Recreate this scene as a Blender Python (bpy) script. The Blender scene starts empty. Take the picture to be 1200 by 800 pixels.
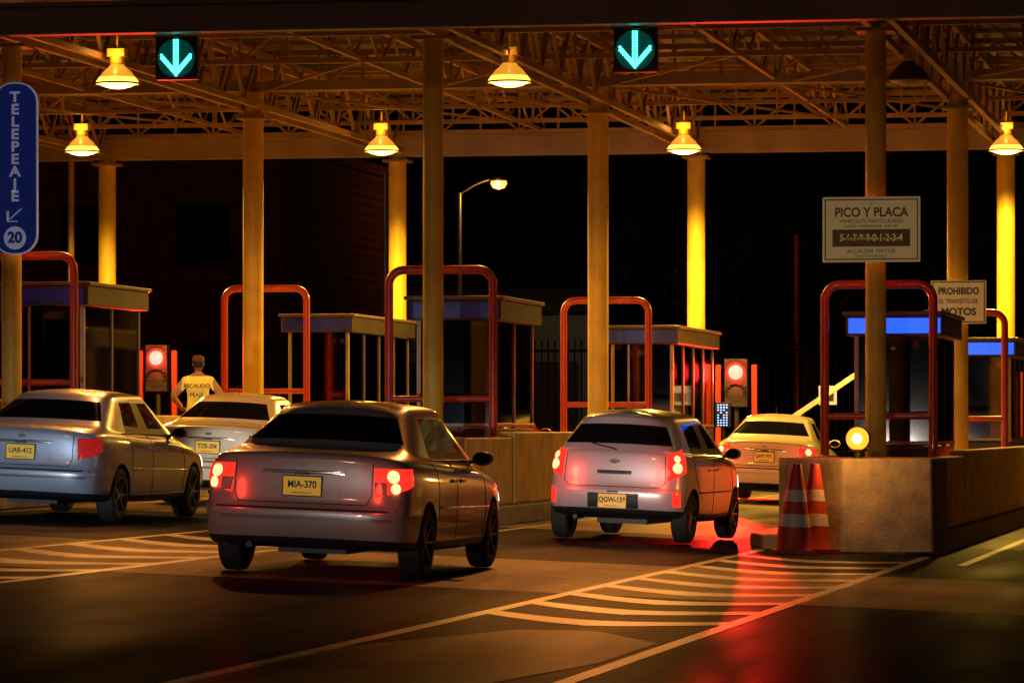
import bpy, bmesh, math, random
from mathutils import Vector, Matrix
from mathutils.bvhtree import BVHTree
random.seed(7)
scene = bpy.context.scene
COL = scene.collection

def zg(x):
    return -0.04 * (max(-30.0, min(10.0, x)) + 8.3)

# ------------------------------------------------------------------ materials
def nodes_of(m):
    m.use_nodes = True
    return m.node_tree.nodes, m.node_tree.links

def mat(name, col, rough=0.5, metal=0.0, emit=None, es=0.0, var=0.12, scale=6.0, bump=0.0, bscale=60.0,
        coat=0.0, dirt=0.0, spec=0.5):
    m = bpy.data.materials.new(name)
    n, l = nodes_of(m)
    b = n["Principled BSDF"]
    b.inputs["Roughness"].default_value = rough
    b.inputs["Metallic"].default_value = metal
    b.inputs["Coat Weight"].default_value = coat
    b.inputs["Coat Roughness"].default_value = 0.06
    b.inputs["Specular IOR Level"].default_value = spec
    tc = n.new("ShaderNodeTexCoord")
    nz = n.new("ShaderNodeTexNoise"); nz.inputs["Scale"].default_value = scale; nz.inputs["Detail"].default_value = 6
    l.new(tc.outputs["Object"], nz.inputs["Vector"])
    cr = n.new("ShaderNodeValToRGB")
    c = Vector(col[:3])
    lo = c * (1 - var - dirt); hi = c * (1 + var)
    cr.color_ramp.elements[0].position = 0.3; cr.color_ramp.elements[1].position = 0.7
    cr.color_ramp.elements[0].color = (lo.x, lo.y, lo.z, 1)
    cr.color_ramp.elements[1].color = (min(hi.x, 1), min(hi.y, 1), min(hi.z, 1), 1)
    l.new(nz.outputs["Fac"], cr.inputs["Fac"]); l.new(cr.outputs["Color"], b.inputs["Base Color"])
    if emit:
        b.inputs["Emission Color"].default_value = (*emit, 1)
        b.inputs["Emission Strength"].default_value = es
    if bump > 0:
        n2 = n.new("ShaderNodeTexNoise"); n2.inputs["Scale"].default_value = bscale; n2.inputs["Detail"].default_value = 4
        l.new(tc.outputs["Object"], n2.inputs["Vector"])
        bp = n.new("ShaderNodeBump"); bp.inputs["Strength"].default_value = bump; bp.inputs["Distance"].default_value = 0.02
        l.new(n2.outputs["Fac"], bp.inputs["Height"]); l.new(bp.outputs["Normal"], b.inputs["Normal"])
    return m

def ground_mat(name, c1, c2, rough_lo, rough_hi, stain=0.5, bump=0.12, gloss=.03):
    """matt road surface with a thin worn-smooth gloss layer"""
    m = bpy.data.materials.new(name); n, l = nodes_of(m); b = n["Principled BSDF"]
    b.inputs["Specular IOR Level"].default_value = 0.0
    b.inputs["Roughness"].default_value = 0.9
    out = [x for x in n if x.type == 'OUTPUT_MATERIAL'][0]
    gl = n.new("ShaderNodeBsdfGlossy"); gl.inputs[0].default_value = (1, 1, 1, 1)
    ms = n.new("ShaderNodeMixShader"); ms.inputs[0].default_value = gloss
    l.new(b.outputs[0], ms.inputs[1]); l.new(gl.outputs[0], ms.inputs[2]); l.new(ms.outputs[0], out.inputs[0])
    tc = n.new("ShaderNodeTexCoord")
    big = n.new("ShaderNodeTexNoise"); big.inputs["Scale"].default_value = 0.35; big.inputs["Detail"].default_value = 8; big.inputs["Roughness"].default_value = 0.65
    fine = n.new("ShaderNodeTexNoise"); fine.inputs["Scale"].default_value = 28; fine.inputs["Detail"].default_value = 5
    mp = n.new("ShaderNodeMapping"); mp.inputs["Scale"].default_value = (1.6, 0.22, 1)
    trk = n.new("ShaderNodeTexNoise"); trk.inputs["Scale"].default_value = 0.8; trk.inputs["Detail"].default_value = 5
    l.new(tc.outputs["Object"], big.inputs["Vector"]); l.new(tc.outputs["Object"], fine.inputs["Vector"])
    l.new(tc.outputs["Object"], mp.inputs["Vector"]); l.new(mp.outputs["Vector"], trk.inputs["Vector"])
    mx = n.new("ShaderNodeMix"); mx.data_type = 'RGBA'
    mx.inputs[6].default_value = (*c1, 1); mx.inputs[7].default_value = (*c2, 1)
    r = n.new("ShaderNodeMapRange"); r.inputs[1].default_value = 0.35; r.inputs[2].default_value = 0.65
    l.new(big.outputs["Fac"], r.inputs[0]); l.new(r.outputs[0], mx.inputs[0])
    mul = n.new("ShaderNodeMix"); mul.data_type = 'RGBA'; mul.blend_type = 'MULTIPLY'; mul.inputs[0].default_value = stain
    fr = n.new("ShaderNodeMapRange"); fr.inputs[1].default_value = 0.3; fr.inputs[2].default_value = 0.7; fr.inputs[3].default_value = 0.35; fr.inputs[4].default_value = 1.35
    l.new(fine.outputs["Fac"], fr.inputs[0]); l.new(mx.outputs[2], mul.inputs[6]); l.new(fr.outputs[0], mul.inputs[7])
    mul2 = n.new("ShaderNodeMix"); mul2.data_type = 'RGBA'; mul2.blend_type = 'MULTIPLY'; mul2.inputs[0].default_value = 0.8
    tr = n.new("ShaderNodeMapRange"); tr.inputs[1].default_value = 0.38; tr.inputs[2].default_value = 0.60; tr.inputs[3].default_value = 0.22; tr.inputs[4].default_value = 1.15
    l.new(trk.outputs["Fac"], tr.inputs[0]); l.new(mul.outputs[2], mul2.inputs[6]); l.new(tr.outputs[0], mul2.inputs[7])
    l.new(mul2.outputs[2], b.inputs["Base Color"])
    rr = n.new("ShaderNodeMapRange"); rr.inputs[1].default_value = 0.35; rr.inputs[2].default_value = 0.65; rr.inputs[3].default_value = rough_lo; rr.inputs[4].default_value = rough_hi
    l.new(trk.outputs["Fac"], rr.inputs[0]); l.new(rr.outputs[0], gl.inputs["Roughness"])
    bp = n.new("ShaderNodeBump"); bp.inputs["Strength"].default_value = bump; bp.inputs["Distance"].default_value = 0.01
    l.new(fine.outputs["Fac"], bp.inputs["Height"]); l.new(bp.outputs["Normal"], b.inputs["Normal"]); l.new(bp.outputs["Normal"], gl.inputs["Normal"])
    return m

M = {}
M['asphalt'] = ground_mat('asphalt', (0.018, 0.015, 0.016), (0.052, 0.044, 0.045), 0.30, 0.46, gloss=.026)
M['concrete_road'] = ground_mat('concrete_road', (0.18, 0.13, 0.10), (0.38, 0.30, 0.23), 0.34, 0.52, gloss=.05)
M['paint_white'] = ground_mat('road_paint_white', (0.20, 0.18, 0.16), (0.62, 0.58, 0.52), 0.30, 0.50, bump=.10, gloss=.16)
M['paint_yellow'] = ground_mat('road_paint_yellow', (0.14, 0.10, 0.04), (0.40, 0.28, 0.10), 0.3, 0.45, bump=.06, gloss=.05)
M['concrete'] = mat('concrete', (0.36, 0.30, 0.22), 0.8, var=0.25, scale=3, bump=0.4, bscale=25, dirt=0.25)
M['yellowconc'] = mat('yellow_painted_concrete', (0.70, 0.46, 0.09), 0.65, var=0.2, scale=2.5, bump=0.3, bscale=25, dirt=0.2)
M['kerb'] = mat('kerb_concrete', (0.33, 0.28, 0.2), 0.7, var=0.25, scale=4, bump=0.3, spec=.2)
M['column'] = mat('column_yellow_paint', (0.80, 0.54, 0.06), 0.5, var=0.12, scale=2.0, bump=0.1, dirt=0.12)
M['steel'] = mat('truss_paint', (0.32, 0.20, 0.085), 0.55, var=0.25, scale=1.5)
M['beam'] = mat('beam_lit_tone', (0.34, 0.25, 0.17), 0.55, var=0.15, scale=1.2, dirt=.15)  # rear and middle beams: lamp light put into a lighter brown tone
M['fascia'] = mat('fascia_grey_paint', (0.14, 0.115, 0.10), 0.55, var=0.2, scale=.8, dirt=.15)
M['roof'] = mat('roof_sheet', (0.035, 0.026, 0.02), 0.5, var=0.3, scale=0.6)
M['hoop'] = mat('hoop_red_orange', (0.50, 0.045, 0.016), 0.38, var=0.12, scale=5, coat=0.3)
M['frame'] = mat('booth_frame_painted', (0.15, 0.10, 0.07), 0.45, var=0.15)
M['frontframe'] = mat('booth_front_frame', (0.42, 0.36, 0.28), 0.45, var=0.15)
M['panel'] = mat('booth_panel', (0.06, 0.045, 0.038), 0.5, var=0.25, scale=2)
M['black'] = mat('black_plastic', (0.012, 0.012, 0.012), 0.5, var=0.15)
M['blue'] = mat('blue_sign', (0.015, 0.045, 0.32), 0.35, var=0.06, emit=(.02, .06, .5), es=.08)  # faint emission stands in for light falling on the blue sign face
M['bluelit'] = mat('blue_lit_sign', (0.02, 0.06, 0.6), 0.35, emit=(0.02, 0.13, 1.0), es=1.1, var=.3, scale=1.5)
M['bluedim'] = mat('blue_dim_sign', (0.015, 0.03, 0.18), 0.35, emit=(0.02, 0.05, 0.5), es=0.03)
M['metal'] = mat('galvanised_steel', (0.42, 0.41, 0.4), 0.42, metal=0.6, var=0.15)
M['fence'] = mat('fence_dark_metal', (0.015, 0.015, 0.018), 0.8, spec=.1)
M['text'] = mat('sign_text_white', (0.8, 0.8, 0.8), 0.5, var=0.03)
M['telewhite'] = mat('telepeaje_white', (0.6, 0.6, 0.7), 0.5, var=0.03, emit=(.6, .7, 1), es=.14)  # white sign parts emit faintly, in place of light falling on them
M['darktext'] = mat('sign_text_dark', (0.03, 0.02, 0.02), 0.5)
M['cream'] = mat('sign_cream', (0.74, 0.60, 0.26), 0.5, var=0.06, scale=2, emit=(.74, .58, .24), es=.11)  # emission stands in for light sent back by a retroreflective face
M['olive'] = mat('sign_olive', (0.20, 0.15, 0.04), 0.5)
M['tyre'] = mat('tyre', (0.018, 0.017, 0.017), 0.75, bump=0.2)
M['rim'] = mat('rim', (0.30, 0.30, 0.31), 0.3, metal=0.75)
M['carglass'] = mat('car_glass', (0.006, 0.006, 0.007), 0.04, coat=.2, var=0.0, spec=0.35)
M['chrome'] = mat('chrome', (0.75, 0.75, 0.76), 0.18, metal=0.85, var=0.03)
M['plate'] = mat('plate_yellow', (0.80, 0.50, 0.03), 0.4, var=0.03, emit=(.8, .45, .03), es=.22)  # emission replaces the light of the plate lamps
M['tail_on'] = mat('tail_lens_lit', (0.4, 0.01, 0.01), 0.15, emit=(1.0, 0.03, 0.015), es=1.3, coat=1, var=.2, scale=30)
M['tail_core'] = mat('brake_lamp_core', (0.5, 0.05, 0.03), 0.2, emit=(1.0, 0.10, 0.04), es=11)
M['tail_off'] = mat('tail_lens', (0.28, 0.012, 0.012), 0.12, emit=(1.0, 0.03, 0.02), es=0.30, coat=1, var=0.3, scale=25)
M['lens_clear'] = mat('lens_clear', (0.30, 0.25, 0.23), 0.12, coat=1)
M['head_on'] = mat('head_lamp_lit', (0.8, 0.8, 0.8), 0.12, emit=(1, .95, .85), es=6)
M['red_core'] = mat('signal_red_lens', (0.05, 0.005, 0.005), 0.3, emit=(1.0, 0.05, 0.035), es=15)
M['red_halo'] = mat('signal_red_halo', (0.4, 0.01, 0.01), 0.3, emit=(1.0, 0.012, 0.01), es=4.5)  # glowing ring imitates the halo around the red lens
M['amber'] = mat('amber_beacon', (0.3, 0.1, 0.01), 0.3, emit=(1.0, 0.24, 0.012), es=2.8)
M['amber_core'] = mat('amber_beacon_core', (0.3, 0.1, 0.01), 0.3, emit=(1.0, 0.5, 0.12), es=8)
M['cyan'] = mat('led_cyan', (0.02, 0.2, 0.18), 0.3, emit=(0.06, 1.0, 0.74), es=4.5)
M['cyan_glow'] = mat('arrow_cyan_glow', (0.005, 0.02, 0.02), 0.4, emit=(0.0, 0.5, 0.38), es=0.07)  # the arrow's glow, painted as faint emission on the disc behind it
M['bulb'] = mat('sodium_bulb', (.3, 0.2, 0.1), 0.3, emit=(1.0, 0.48, 0.08), es=12)
M['shade'] = mat('lamp_refractor', (0.3, 0.2, 0.08), 0.3, emit=(1.0, 0.38, 0.03), es=0.8, var=0.2, scale=30)
M['shade_mid'] = mat('lamp_refractor_bright', (0.3, 0.2, 0.08), 0.3, emit=(1.0, 0.46, 0.05), es=3.2, var=0.2, scale=30)
M['shade_off'] = mat('lamp_refractor_off', (0.08, 0.06, 0.04), 0.3)
M['ledblue'] = mat('display_led', (0.1, 0.2, 0.9), 0.3, emit=(0.25, 0.5, 1.0), es=3)
M['cone'] = mat('cone_orange_red', (0.5, 0.045, 0.02), 0.5, var=0.15, scale=8, dirt=.1)
M['reflect'] = mat('reflective_band', (0.62, 0.52, 0.45), 0.4, var=0.15, scale=20)
M['arm'] = mat('barrier_arm_white', (0.75, 0.72, 0.66), 0.4)
M['skin'] = mat('skin', (0.30, 0.16, 0.10), 0.5)
M['vest'] = mat('vest_reflective_yellow', (0.90, 0.78, 0.10), 0.7, var=0.15, scale=12, bump=0.4, bscale=14, emit=(.90, .68, .08), es=.22)  # emission makes the vest look lit
M['shirt'] = mat('shirt_light', (0.42, 0.34, 0.22), 0.8, bump=0.4, bscale=14)
M['trouser'] = mat('trouser_dark', (0.03, 0.03, 0.045), 0.8)
M['hair'] = mat('hair', (0.012, 0.01, 0.008), 0.6)
M['cap'] = mat('cap_dark', (0.10, 0.035, 0.015), 0.7)
M['bark'] = mat('bark', (0.08, 0.05, 0.03), 0.9)
M['leaf'] = mat('leaf', (0.04, 0.045, 0.022), 0.7, var=0.4, scale=0.8, spec=.1)
M['wallblue'] = mat('warehouse_wall', (0.22, 0.34, 0.40), 0.7, var=0.1, scale=0.5)
M['lampglobe'] = mat('street_lamp_globe', (.3, .2, .1), .3, emit=(1, .30, .045), es=3.2)
M['lampcore'] = mat('street_lamp_core', (.3, .2, .1), .3, emit=(1, .5, .15), es=12)

def brick_mat():
    m = bpy.data.materials.new('red_brick'); n, l = nodes_of(m); b = n["Principled BSDF"]
    tc = n.new("ShaderNodeTexCoord"); mp = n.new("ShaderNodeMapping"); mp.inputs["Rotation"].default_value = (math.radians(90), 0, 0)
    br = n.new("ShaderNodeTexBrick"); br.inputs["Scale"].default_value = 2.0
    br.inputs["Color1"].default_value = (0.15, 0.03, 0.02, 1); br.inputs["Color2"].default_value = (0.10, 0.025, 0.018, 1); br.inputs["Mortar"].default_value = (0.06, 0.03, 0.025, 1)
    l.new(tc.outputs["Object"], mp.inputs["Vector"]); l.new(mp.outputs["Vector"], br.inputs["Vector"]); l.new(br.outputs["Color"], b.inputs["Base Color"])
    b.inputs["Roughness"].default_value = 0.9
    b.inputs["Specular IOR Level"].default_value = .05
    return m
M['brick'] = brick_mat()

def pane_mat():
    m = bpy.data.materials.new('booth_glass'); n, l = nodes_of(m)
    for x in list(n):
        if x.type != 'OUTPUT_MATERIAL': n.remove(x)
    out = [x for x in n if x.type == 'OUTPUT_MATERIAL'][0]
    t = n.new("ShaderNodeBsdfTransparent"); t.inputs[0].default_value = (0.22, 0.20, 0.19, 1)
    g = n.new("ShaderNodeBsdfGlossy"); g.inputs["Roughness"].default_value = 0.06
    f = n.new("ShaderNodeFresnel"); f.inputs[0].default_value = 1.6
    mx = n.new("ShaderNodeMixShader"); l.new(f.outputs[0], mx.inputs[0]); l.new(t.outputs[0], mx.inputs[1]); l.new(g.outputs[0], mx.inputs[2])
    l.new(mx.outputs[0], out.inputs[0])
    return m
M['pane'] = pane_mat()

def billboard_mat():
    m = bpy.data.materials.new('billboard_print'); n, l = nodes_of(m); b = n["Principled BSDF"]
    tc = n.new("ShaderNodeTexCoord"); nz = n.new("ShaderNodeTexNoise"); nz.inputs["Scale"].default_value = 0.55; nz.inputs["Detail"].default_value = 2
    cr = n.new("ShaderNodeValToRGB"); e = cr.color_ramp.elements
    e[0].color = (0.02, 0.04, 0.05, 1); e[0].position = 0.35; e[1].color = (0.6, 0.35, 0.12, 1); e[1].position = 0.7
    x = e.new(0.47); x.color = (0.05, 0.06, 0.07, 1); x = e.new(0.55); x.color = (0.6, 0.05, 0.02, 1)
    l.new(tc.outputs["Object"], nz.inputs["Vector"]); l.new(nz.outputs["Fac"], cr.inputs[0]); l.new(cr.outputs[0], b.inputs["Base Color"])
    l.new(cr.outputs[0], b.inputs["Emission Color"]); b.inputs["Emission Strength"].default_value = .12  # print colours also emit faintly, in place of light on the board
    b.inputs["Roughness"].default_value = 0.5
    return m
M['billboard'] = billboard_mat()

# ------------------------------------------------------------------ helpers
def empty(name, loc=(0, 0, 0), rot=(0, 0, 0)):
    o = bpy.data.objects.new(name, None); o.empty_display_size = 0.2
    o.location = loc; o.rotation_euler = rot; COL.objects.link(o); return o

class MB:
    def __init__(s): s.v = []; s.f = []; s.m = []
    def add(s, vs, fs, mi):
        b = len(s.v); s.v += [tuple(v) for v in vs]
        for f in fs: s.f.append([b + i for i in f]); s.m.append(mi)
    def box(s, c, size, mi=0, rot=None):
        hx, hy, hz = [a / 2 for a in size]
        vs = [Vector((x, y, z)) for x in (-hx, hx) for y in (-hy, hy) for z in (-hz, hz)]
        if rot is not None: vs = [rot @ v for v in vs]
        vs = [v + Vector(c) for v in vs]
        s.add(vs, [(0, 1, 3, 2), (4, 6, 7, 5), (0, 4, 5, 1), (2, 3, 7, 6), (0, 2, 6, 4), (1, 5, 7, 3)], mi)
    def bb(s, x0, x1, y0, y1, z0, z1, mi=0):
        s.box(((x0 + x1) / 2, (y0 + y1) / 2, (z0 + z1) / 2), (x1 - x0, y1 - y0, z1 - z0), mi)
    def beam(s, p, q, w, h=None, mi=0):
        p = Vector(p); q = Vector(q); d = q - p; h = h or w
        r = d.to_track_quat('Y', 'Z').to_matrix()
        s.box((p + q) / 2, (w, d.length, h), mi, r)
    def cyl(s, p, q, r, r2=None, n=16, mi=0):
        p = Vector(p); q = Vector(q); r2 = r if r2 is None else r2
        R = (q - p).to_track_quat('Z', 'Y').to_matrix()
        vs = []
        for (c, rr) in ((p, r), (q, r2)):
            for i in range(n):
                a = 2 * math.pi * i / n; vs.append(c + R @ Vector((rr * math.cos(a), rr * math.sin(a), 0)))
        fs = [(i, (i + 1) % n, n + (i + 1) % n, n + i) for i in range(n)]
        fs.append(tuple(reversed(range(n)))); fs.append(tuple(range(n, 2 * n)))
        s.add(vs, fs, mi)
    def lathe(s, prof, c=(0, 0, 0), n=24, mi=0, axis='Z'):
        vs = []
        for (r, z) in prof:
            for i in range(n):
                a = 2 * math.pi * i / n
                p = (r * math.cos(a), r * math.sin(a), z) if axis == 'Z' else (z, r * math.cos(a), r * math.sin(a))
                vs.append(Vector(p) + Vector(c))
        k = len(prof)
        fs = [(j * n + i, j * n + (i + 1) % n, (j + 1) * n + (i + 1) % n, (j + 1) * n + i) for j in range(k - 1) for i in range(n)]
        s.add(vs, fs, mi)
    def mesh(s, name, mats, smooth=False):
        me = bpy.data.meshes.new(name); me.from_pydata(s.v, [], s.f)
        for m in mats: me.materials.append(m)
        for p, mi in zip(me.polygons, s.m): p.material_index = mi; p.use_smooth = smooth
        me.update(); return me
    def obj(s, name, mats, parent=None, smooth=False, bevel=0.0, autosm=False):
        o = bpy.data.objects.new(name, s.mesh(name, mats, smooth)); COL.objects.link(o)
        if parent: o.parent = parent
        if bevel > 0:
            b = o.modifiers.new('bevel', 'BEVEL'); b.width = bevel; b.segments = 2; b.limit_method = 'ANGLE'
        if autosm:
            bm = bmesh.new(); bm.from_mesh(o.data)
            bmesh.ops.recalc_face_normals(bm, faces=bm.faces)
            for e in bm.edges:
                if len(e.link_faces) == 2 and e.calc_face_angle(0) > 0.6: e.smooth = False
            for f in bm.faces: f.smooth = True
            bm.to_mesh(o.data); bm.free()
        return o

def pipe(name, pts, r, m, parent=None, cyclic=False):
    cu = bpy.data.curves.new(name, 'CURVE'); cu.dimensions = '3D'; cu.bevel_depth = r; cu.bevel_resolution = 4; cu.use_fill_caps = True
    sp = cu.splines.new('POLY'); sp.points.add(len(pts) - 1)
    for i, p in enumerate(pts): sp.points[i].co = (*p, 1)
    sp.use_cyclic_u = cyclic
    cu.materials.append(m)
    o = bpy.data.objects.new(name, cu); COL.objects.link(o)
    if parent: o.parent = parent
    return o

def text(name, s, loc, size, m, parent=None, rot=(math.radians(90), 0, 0), ext=0.004, bold=0.0, sx=1.0):
    cu = bpy.data.curves.new(name, 'FONT'); cu.body = s; cu.size = size; cu.extrude = ext; cu.offset = bold
    cu.align_x = 'CENTER'; cu.align_y = 'CENTER'; cu.materials.append(m)
    o = bpy.data.objects.new(name, cu); o.location = loc; o.rotation_euler = rot; o.scale = (sx, 1, 1); COL.objects.link(o)
    if parent: o.parent = parent
    return o

def point(name, loc, power, color, radius=0.1, parent=None):
    d = bpy.data.lights.new(name, 'POINT'); d.energy = power; d.color = color; d.shadow_soft_size = radius
    o = bpy.data.objects.new(name, d); o.location = loc; COL.objects.link(o)
    if parent: o.parent = parent
    return o

def spot(name, loc, power, color, angle, radius=0.1, parent=None, rot=(0, 0, 0), blend=0.6):
    d = bpy.data.lights.new(name, 'SPOT'); d.energy = power; d.color = color; d.shadow_soft_size = radius
    d.spot_size = math.radians(angle); d.spot_blend = blend
    o = bpy.data.objects.new(name, d); o.location = loc; o.rotation_euler = rot; COL.objects.link(o)
    if parent: o.parent = parent
    return o

SODIUM = (1.0, 0.56, 0.07)
SODIUM_DEEP = (1.0, 0.40, 0.06)

# ------------------------------------------------------------------ camera / world / sun
cam = bpy.data.cameras.new('camera'); cam.lens = 144; cam.sensor_width = 36; cam.shift_y = 0.085; cam.clip_end = 3000; cam.clip_start = 0.5
co = bpy.data.objects.new('camera', cam); COL.objects.link(co)
co.location = (0, 0, 1.28); co.rotation_euler = (math.radians(90), 0, math.atan(920 / 4800)); scene.camera = co

w = bpy.data.worlds.new("World"); scene.world = w; w.use_nodes = True
wn, wl = w.node_tree.nodes, w.node_tree.links
sky = wn.new("ShaderNodeTexSky"); sky.sky_type = 'NISHITA'; sky.sun_disc = False
SUN_EL, SUN_AZ = math.radians(24), math.radians(198)
sky.sun_elevation = math.radians(1); sky.sun_rotation = SUN_AZ
wl.new(sky.outputs[0], wn["Background"].inputs[0]); wn["Background"].inputs[1].default_value = 0.0003
sd = bpy.data.lights.new('sun', 'SUN'); sd.energy = 0.07; sd.angle = math.radians(3); sd.color = (1.0, 0.52, 0.34)
so = bpy.data.objects.new('sun', sd); COL.objects.link(so)
dirv = Vector((0.10, 1.0, -math.tan(SUN_EL)))
so.rotation_euler = dirv.to_track_quat('-Z', 'Y').to_euler()
scene.view_settings.view_transform = 'Standard'; scene.view_settings.look = 'None'; scene.view_settings.exposure = 0

# ------------------------------------------------------------------ ground, road, markings
gm = MB()
xs = [-900, -300, -100, -60, -30, 10, 60, 200, 900]; ys = [-200, 0, 60, 120, 300, 1500]
vs = [(x, y, zg(x)) for y in ys for x in xs]
nx = len(xs)
fs = [(j * nx + i, j * nx + i + 1, (j + 1) * nx + i + 1, (j + 1) * nx + i) for j in range(len(ys) - 1) for i in range(nx - 1)]
gm.add(vs, fs, 0); gm.obj('ground', [M['asphalt']])

def sheet(polys, name, m, lift, parent=None):
    b = MB()
    for p in polys:
        b.add([(x, y, zg(x) + lift) for x, y in p], [tuple(range(len(p)))], 0)
    return b.obj(name, [m], parent)
def strip(x0, x1, y0, y1): return [(x0, y0), (x1, y0), (x1, y1), (x0, y1)]
sheet([strip(-29.9, 9.9, 33.6, 40.2)], 'concrete_pavement_strip', M['concrete_road'], 0.002)
sheet([strip(-29.9, 9.9, 50.0, 84.0)], 'toll_plaza_pavement', M['concrete_road'], 0.002)
mk = empty('road_markings')
lines = []; chev = []; solid = []
for cx in (-16.8, -10.95, -5.03, 0.8):
    l0, r0 = cx - 0.93, cx + 0.93
    lines += [strip(l0 - 0.055, l0 + 0.055, 12, 46.2), strip(r0 - 0.055, r0 + 0.055, 12, 46.2)]
    lines += [strip(cx - 1.5, cx - 1.4, 50, 82), strip(cx + 1.45, cx + 1.55, 44, 82)]
    y = 28.9
    while y < 44.6:
        t = 0.74; a = 0.95
        K = 8; lo = []; hi = []
        for k in range(K + 1):
            u = k / K; x = l0 + .055 + (r0 - l0 - .11) * u; s_ = abs(2 * u - 1) ** 1.4
            th = t * (1.0 - .35 * abs(2 * u - 1))
            lo.append((x, y + a * s_)); hi.append((x, y + a * s_ + th))
        for k in range(K): chev.append([lo[k], lo[k + 1], hi[k + 1], hi[k]])
        y += 1.75
    solid.append([(l0 + 0.055, 18.0), (l0 + 0.6, 17), (r0 - 0.6, 20.5), (r0 - 0.12, 24.8), (r0 - .12, 27.2), (cx + .2, 28.3), (cx - .3, 28.0), (l0 + 0.055, 25.2)])
sheet(lines, 'edge_lines', M['paint_white'], 0.004, mk)
sheet(chev, 'chevrons', M['paint_white'], 0.004, mk)
sheet(solid, 'gore_fill', M['paint_yellow'], 0.004, mk)

# ------------------------------------------------------------------ islands
ISL = [-22.8, -17.0, -11.2, -5.35, 0.45]
for ci, c in enumerate(ISL):
    z = zg(c); e = empty('toll_island', (c, 0, z))
    b = MB()
    x0, x1 = -0.92, 1.32; y0, y1 = 46.6, 81.0
    pts = [(x0, y0 + 0.9), (x0 + 0.25, y0), (x1 - 0.35, y0), (x1, y0 + 0.9), (x1, y1 - .6), (x1 - .3, y1), (x0 + .3, y1), (x0, y1 - .6)]
    n = len(pts)
    b.add([(x, y, -0.3) for x, y in pts] + [(x, y, 0.19) for x, y in pts], [tuple(range(n, 2 * n))] + [(i, (i + 1) % n, n + (i + 1) % n, n + i) for i in range(n)], 0)
    b.obj('kerb_slab', [M['kerb']], e, bevel=0.03)
    b = MB()
    def block(xa, xb, ya, yb, h, cut=0.0):
        p = [(xa, ya + cut), (xa + (xb - xa) * 0.42, ya), (xb, ya + cut * 0.3), (xb, yb), (xa, yb)]
        k = len(p)
        b.add([(x, y, 0.0) for x, y in p] + [(x + 0.02 * (1 if x < 0.4 else -1), y, h) for x, y in p], [tuple(range(k, 2 * k))] + [(i, (i + 1) % k, k + (i + 1) % k, k + i) for i in range(k)], 0)
    block(-0.47, 1.30, 46.35, 48.6, 1.06, 0.7)
    b.obj('nose_block', [M['concrete']], e, bevel=0.03)
    b = MB()
    b.bb(0.98, 1.20, 49.2, 52.2, 0.192, 1.05)
    b.bb(0.98, 1.20, 52.4, 57.0, 0.192, 1.12); b.bb(0.98, 1.20, 57.2, 63.5, 0.192, 1.12); b.bb(0.98, 1.20, 63.7, 66.2, 0.192, 1.12)
    b.bb(-0.80, -0.60, 49.2, 54.0, 0.192, 1.05)
    b.obj('side_wall', [M['yellowconc']], e, bevel=0.02)

# ------------------------------------------------------------------ booths
def booth(cx, y0, y1, lit):
    z = zg(cx) + 0.19
    e = empty('toll_booth', (cx, y0, z)); L = y1 - y0; xl, xr = -0.62, 0.48; H = 2.72
    b = MB()
    b.bb(xl, xr, 0, L, 0, 0.98, 1)
    for x in (xl + .03, xr - .03):
        k = max(2, int(round(L / 1.4)))
        for i in range(k + 1):
            y = .03 + (L - .06) * i / k
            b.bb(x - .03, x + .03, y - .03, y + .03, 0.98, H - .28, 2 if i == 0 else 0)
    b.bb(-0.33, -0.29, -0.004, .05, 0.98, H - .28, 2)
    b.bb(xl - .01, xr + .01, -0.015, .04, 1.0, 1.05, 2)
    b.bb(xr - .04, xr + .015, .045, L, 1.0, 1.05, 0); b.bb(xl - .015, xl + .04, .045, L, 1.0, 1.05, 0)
    b.obj('booth_frame', [M['frame'], M['panel'], M['frontframe']], e, bevel=0.006)
    b = MB(); b.bb(xl - .10, xr + .10, -.14, L + .10, H - .27, H, 0); b.bb(xl - .14, xr + .14, -.18, L + .14, H, H + .05, 1)
    b.obj('roof', [M['panel'], M['frame']], e, bevel=0.01)
    b = MB(); b.bb(xl - .06, xr + .06, -.165, -.145, H - .24, H - .04, 0); b.obj('blue_fascia', [M['bluelit'] if lit else M['bluedim']], e)
    b = MB()
    b.bb(xl + .02, xr - .02, 0.012, 0.018, 1.05, H - .28, 0)
    b.bb(xr - .028, xr - .022, .07, L - .07, 1.05, H - .28, 0); b.bb(xl + .022, xl + .028, .07, L - .07, 1.05, H - .28, 0)
    b.obj('windows', [M['pane']], e)
    b = MB()
    b.bb(xl + .1, xr - .1, .3, .75, .985, 1.02, 0); b.bb(-.25, .1, .45, .5, 1.1, 1.36, 1); b.bb(-.1, -.05, .48, .54, 1.02, 1.1, 1)
    b.bb(-.25, .2, L - .9, L - .82, .985, 1.45, 1); b.bb(xl + .05, xr - .3, L * .55, L * .55 + .05, .985, 2.3, 0)
    b.obj('interior', [M['panel'], M['black']], e, bevel=.005)
for i, c in enumerate(ISL):
    booth(c + 0.05 + (.12 if c > -6 else 0), 54.5, 57.3, c > -6)
    booth(c + 0.05, 70.6, 75.6, c > -6)

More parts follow.
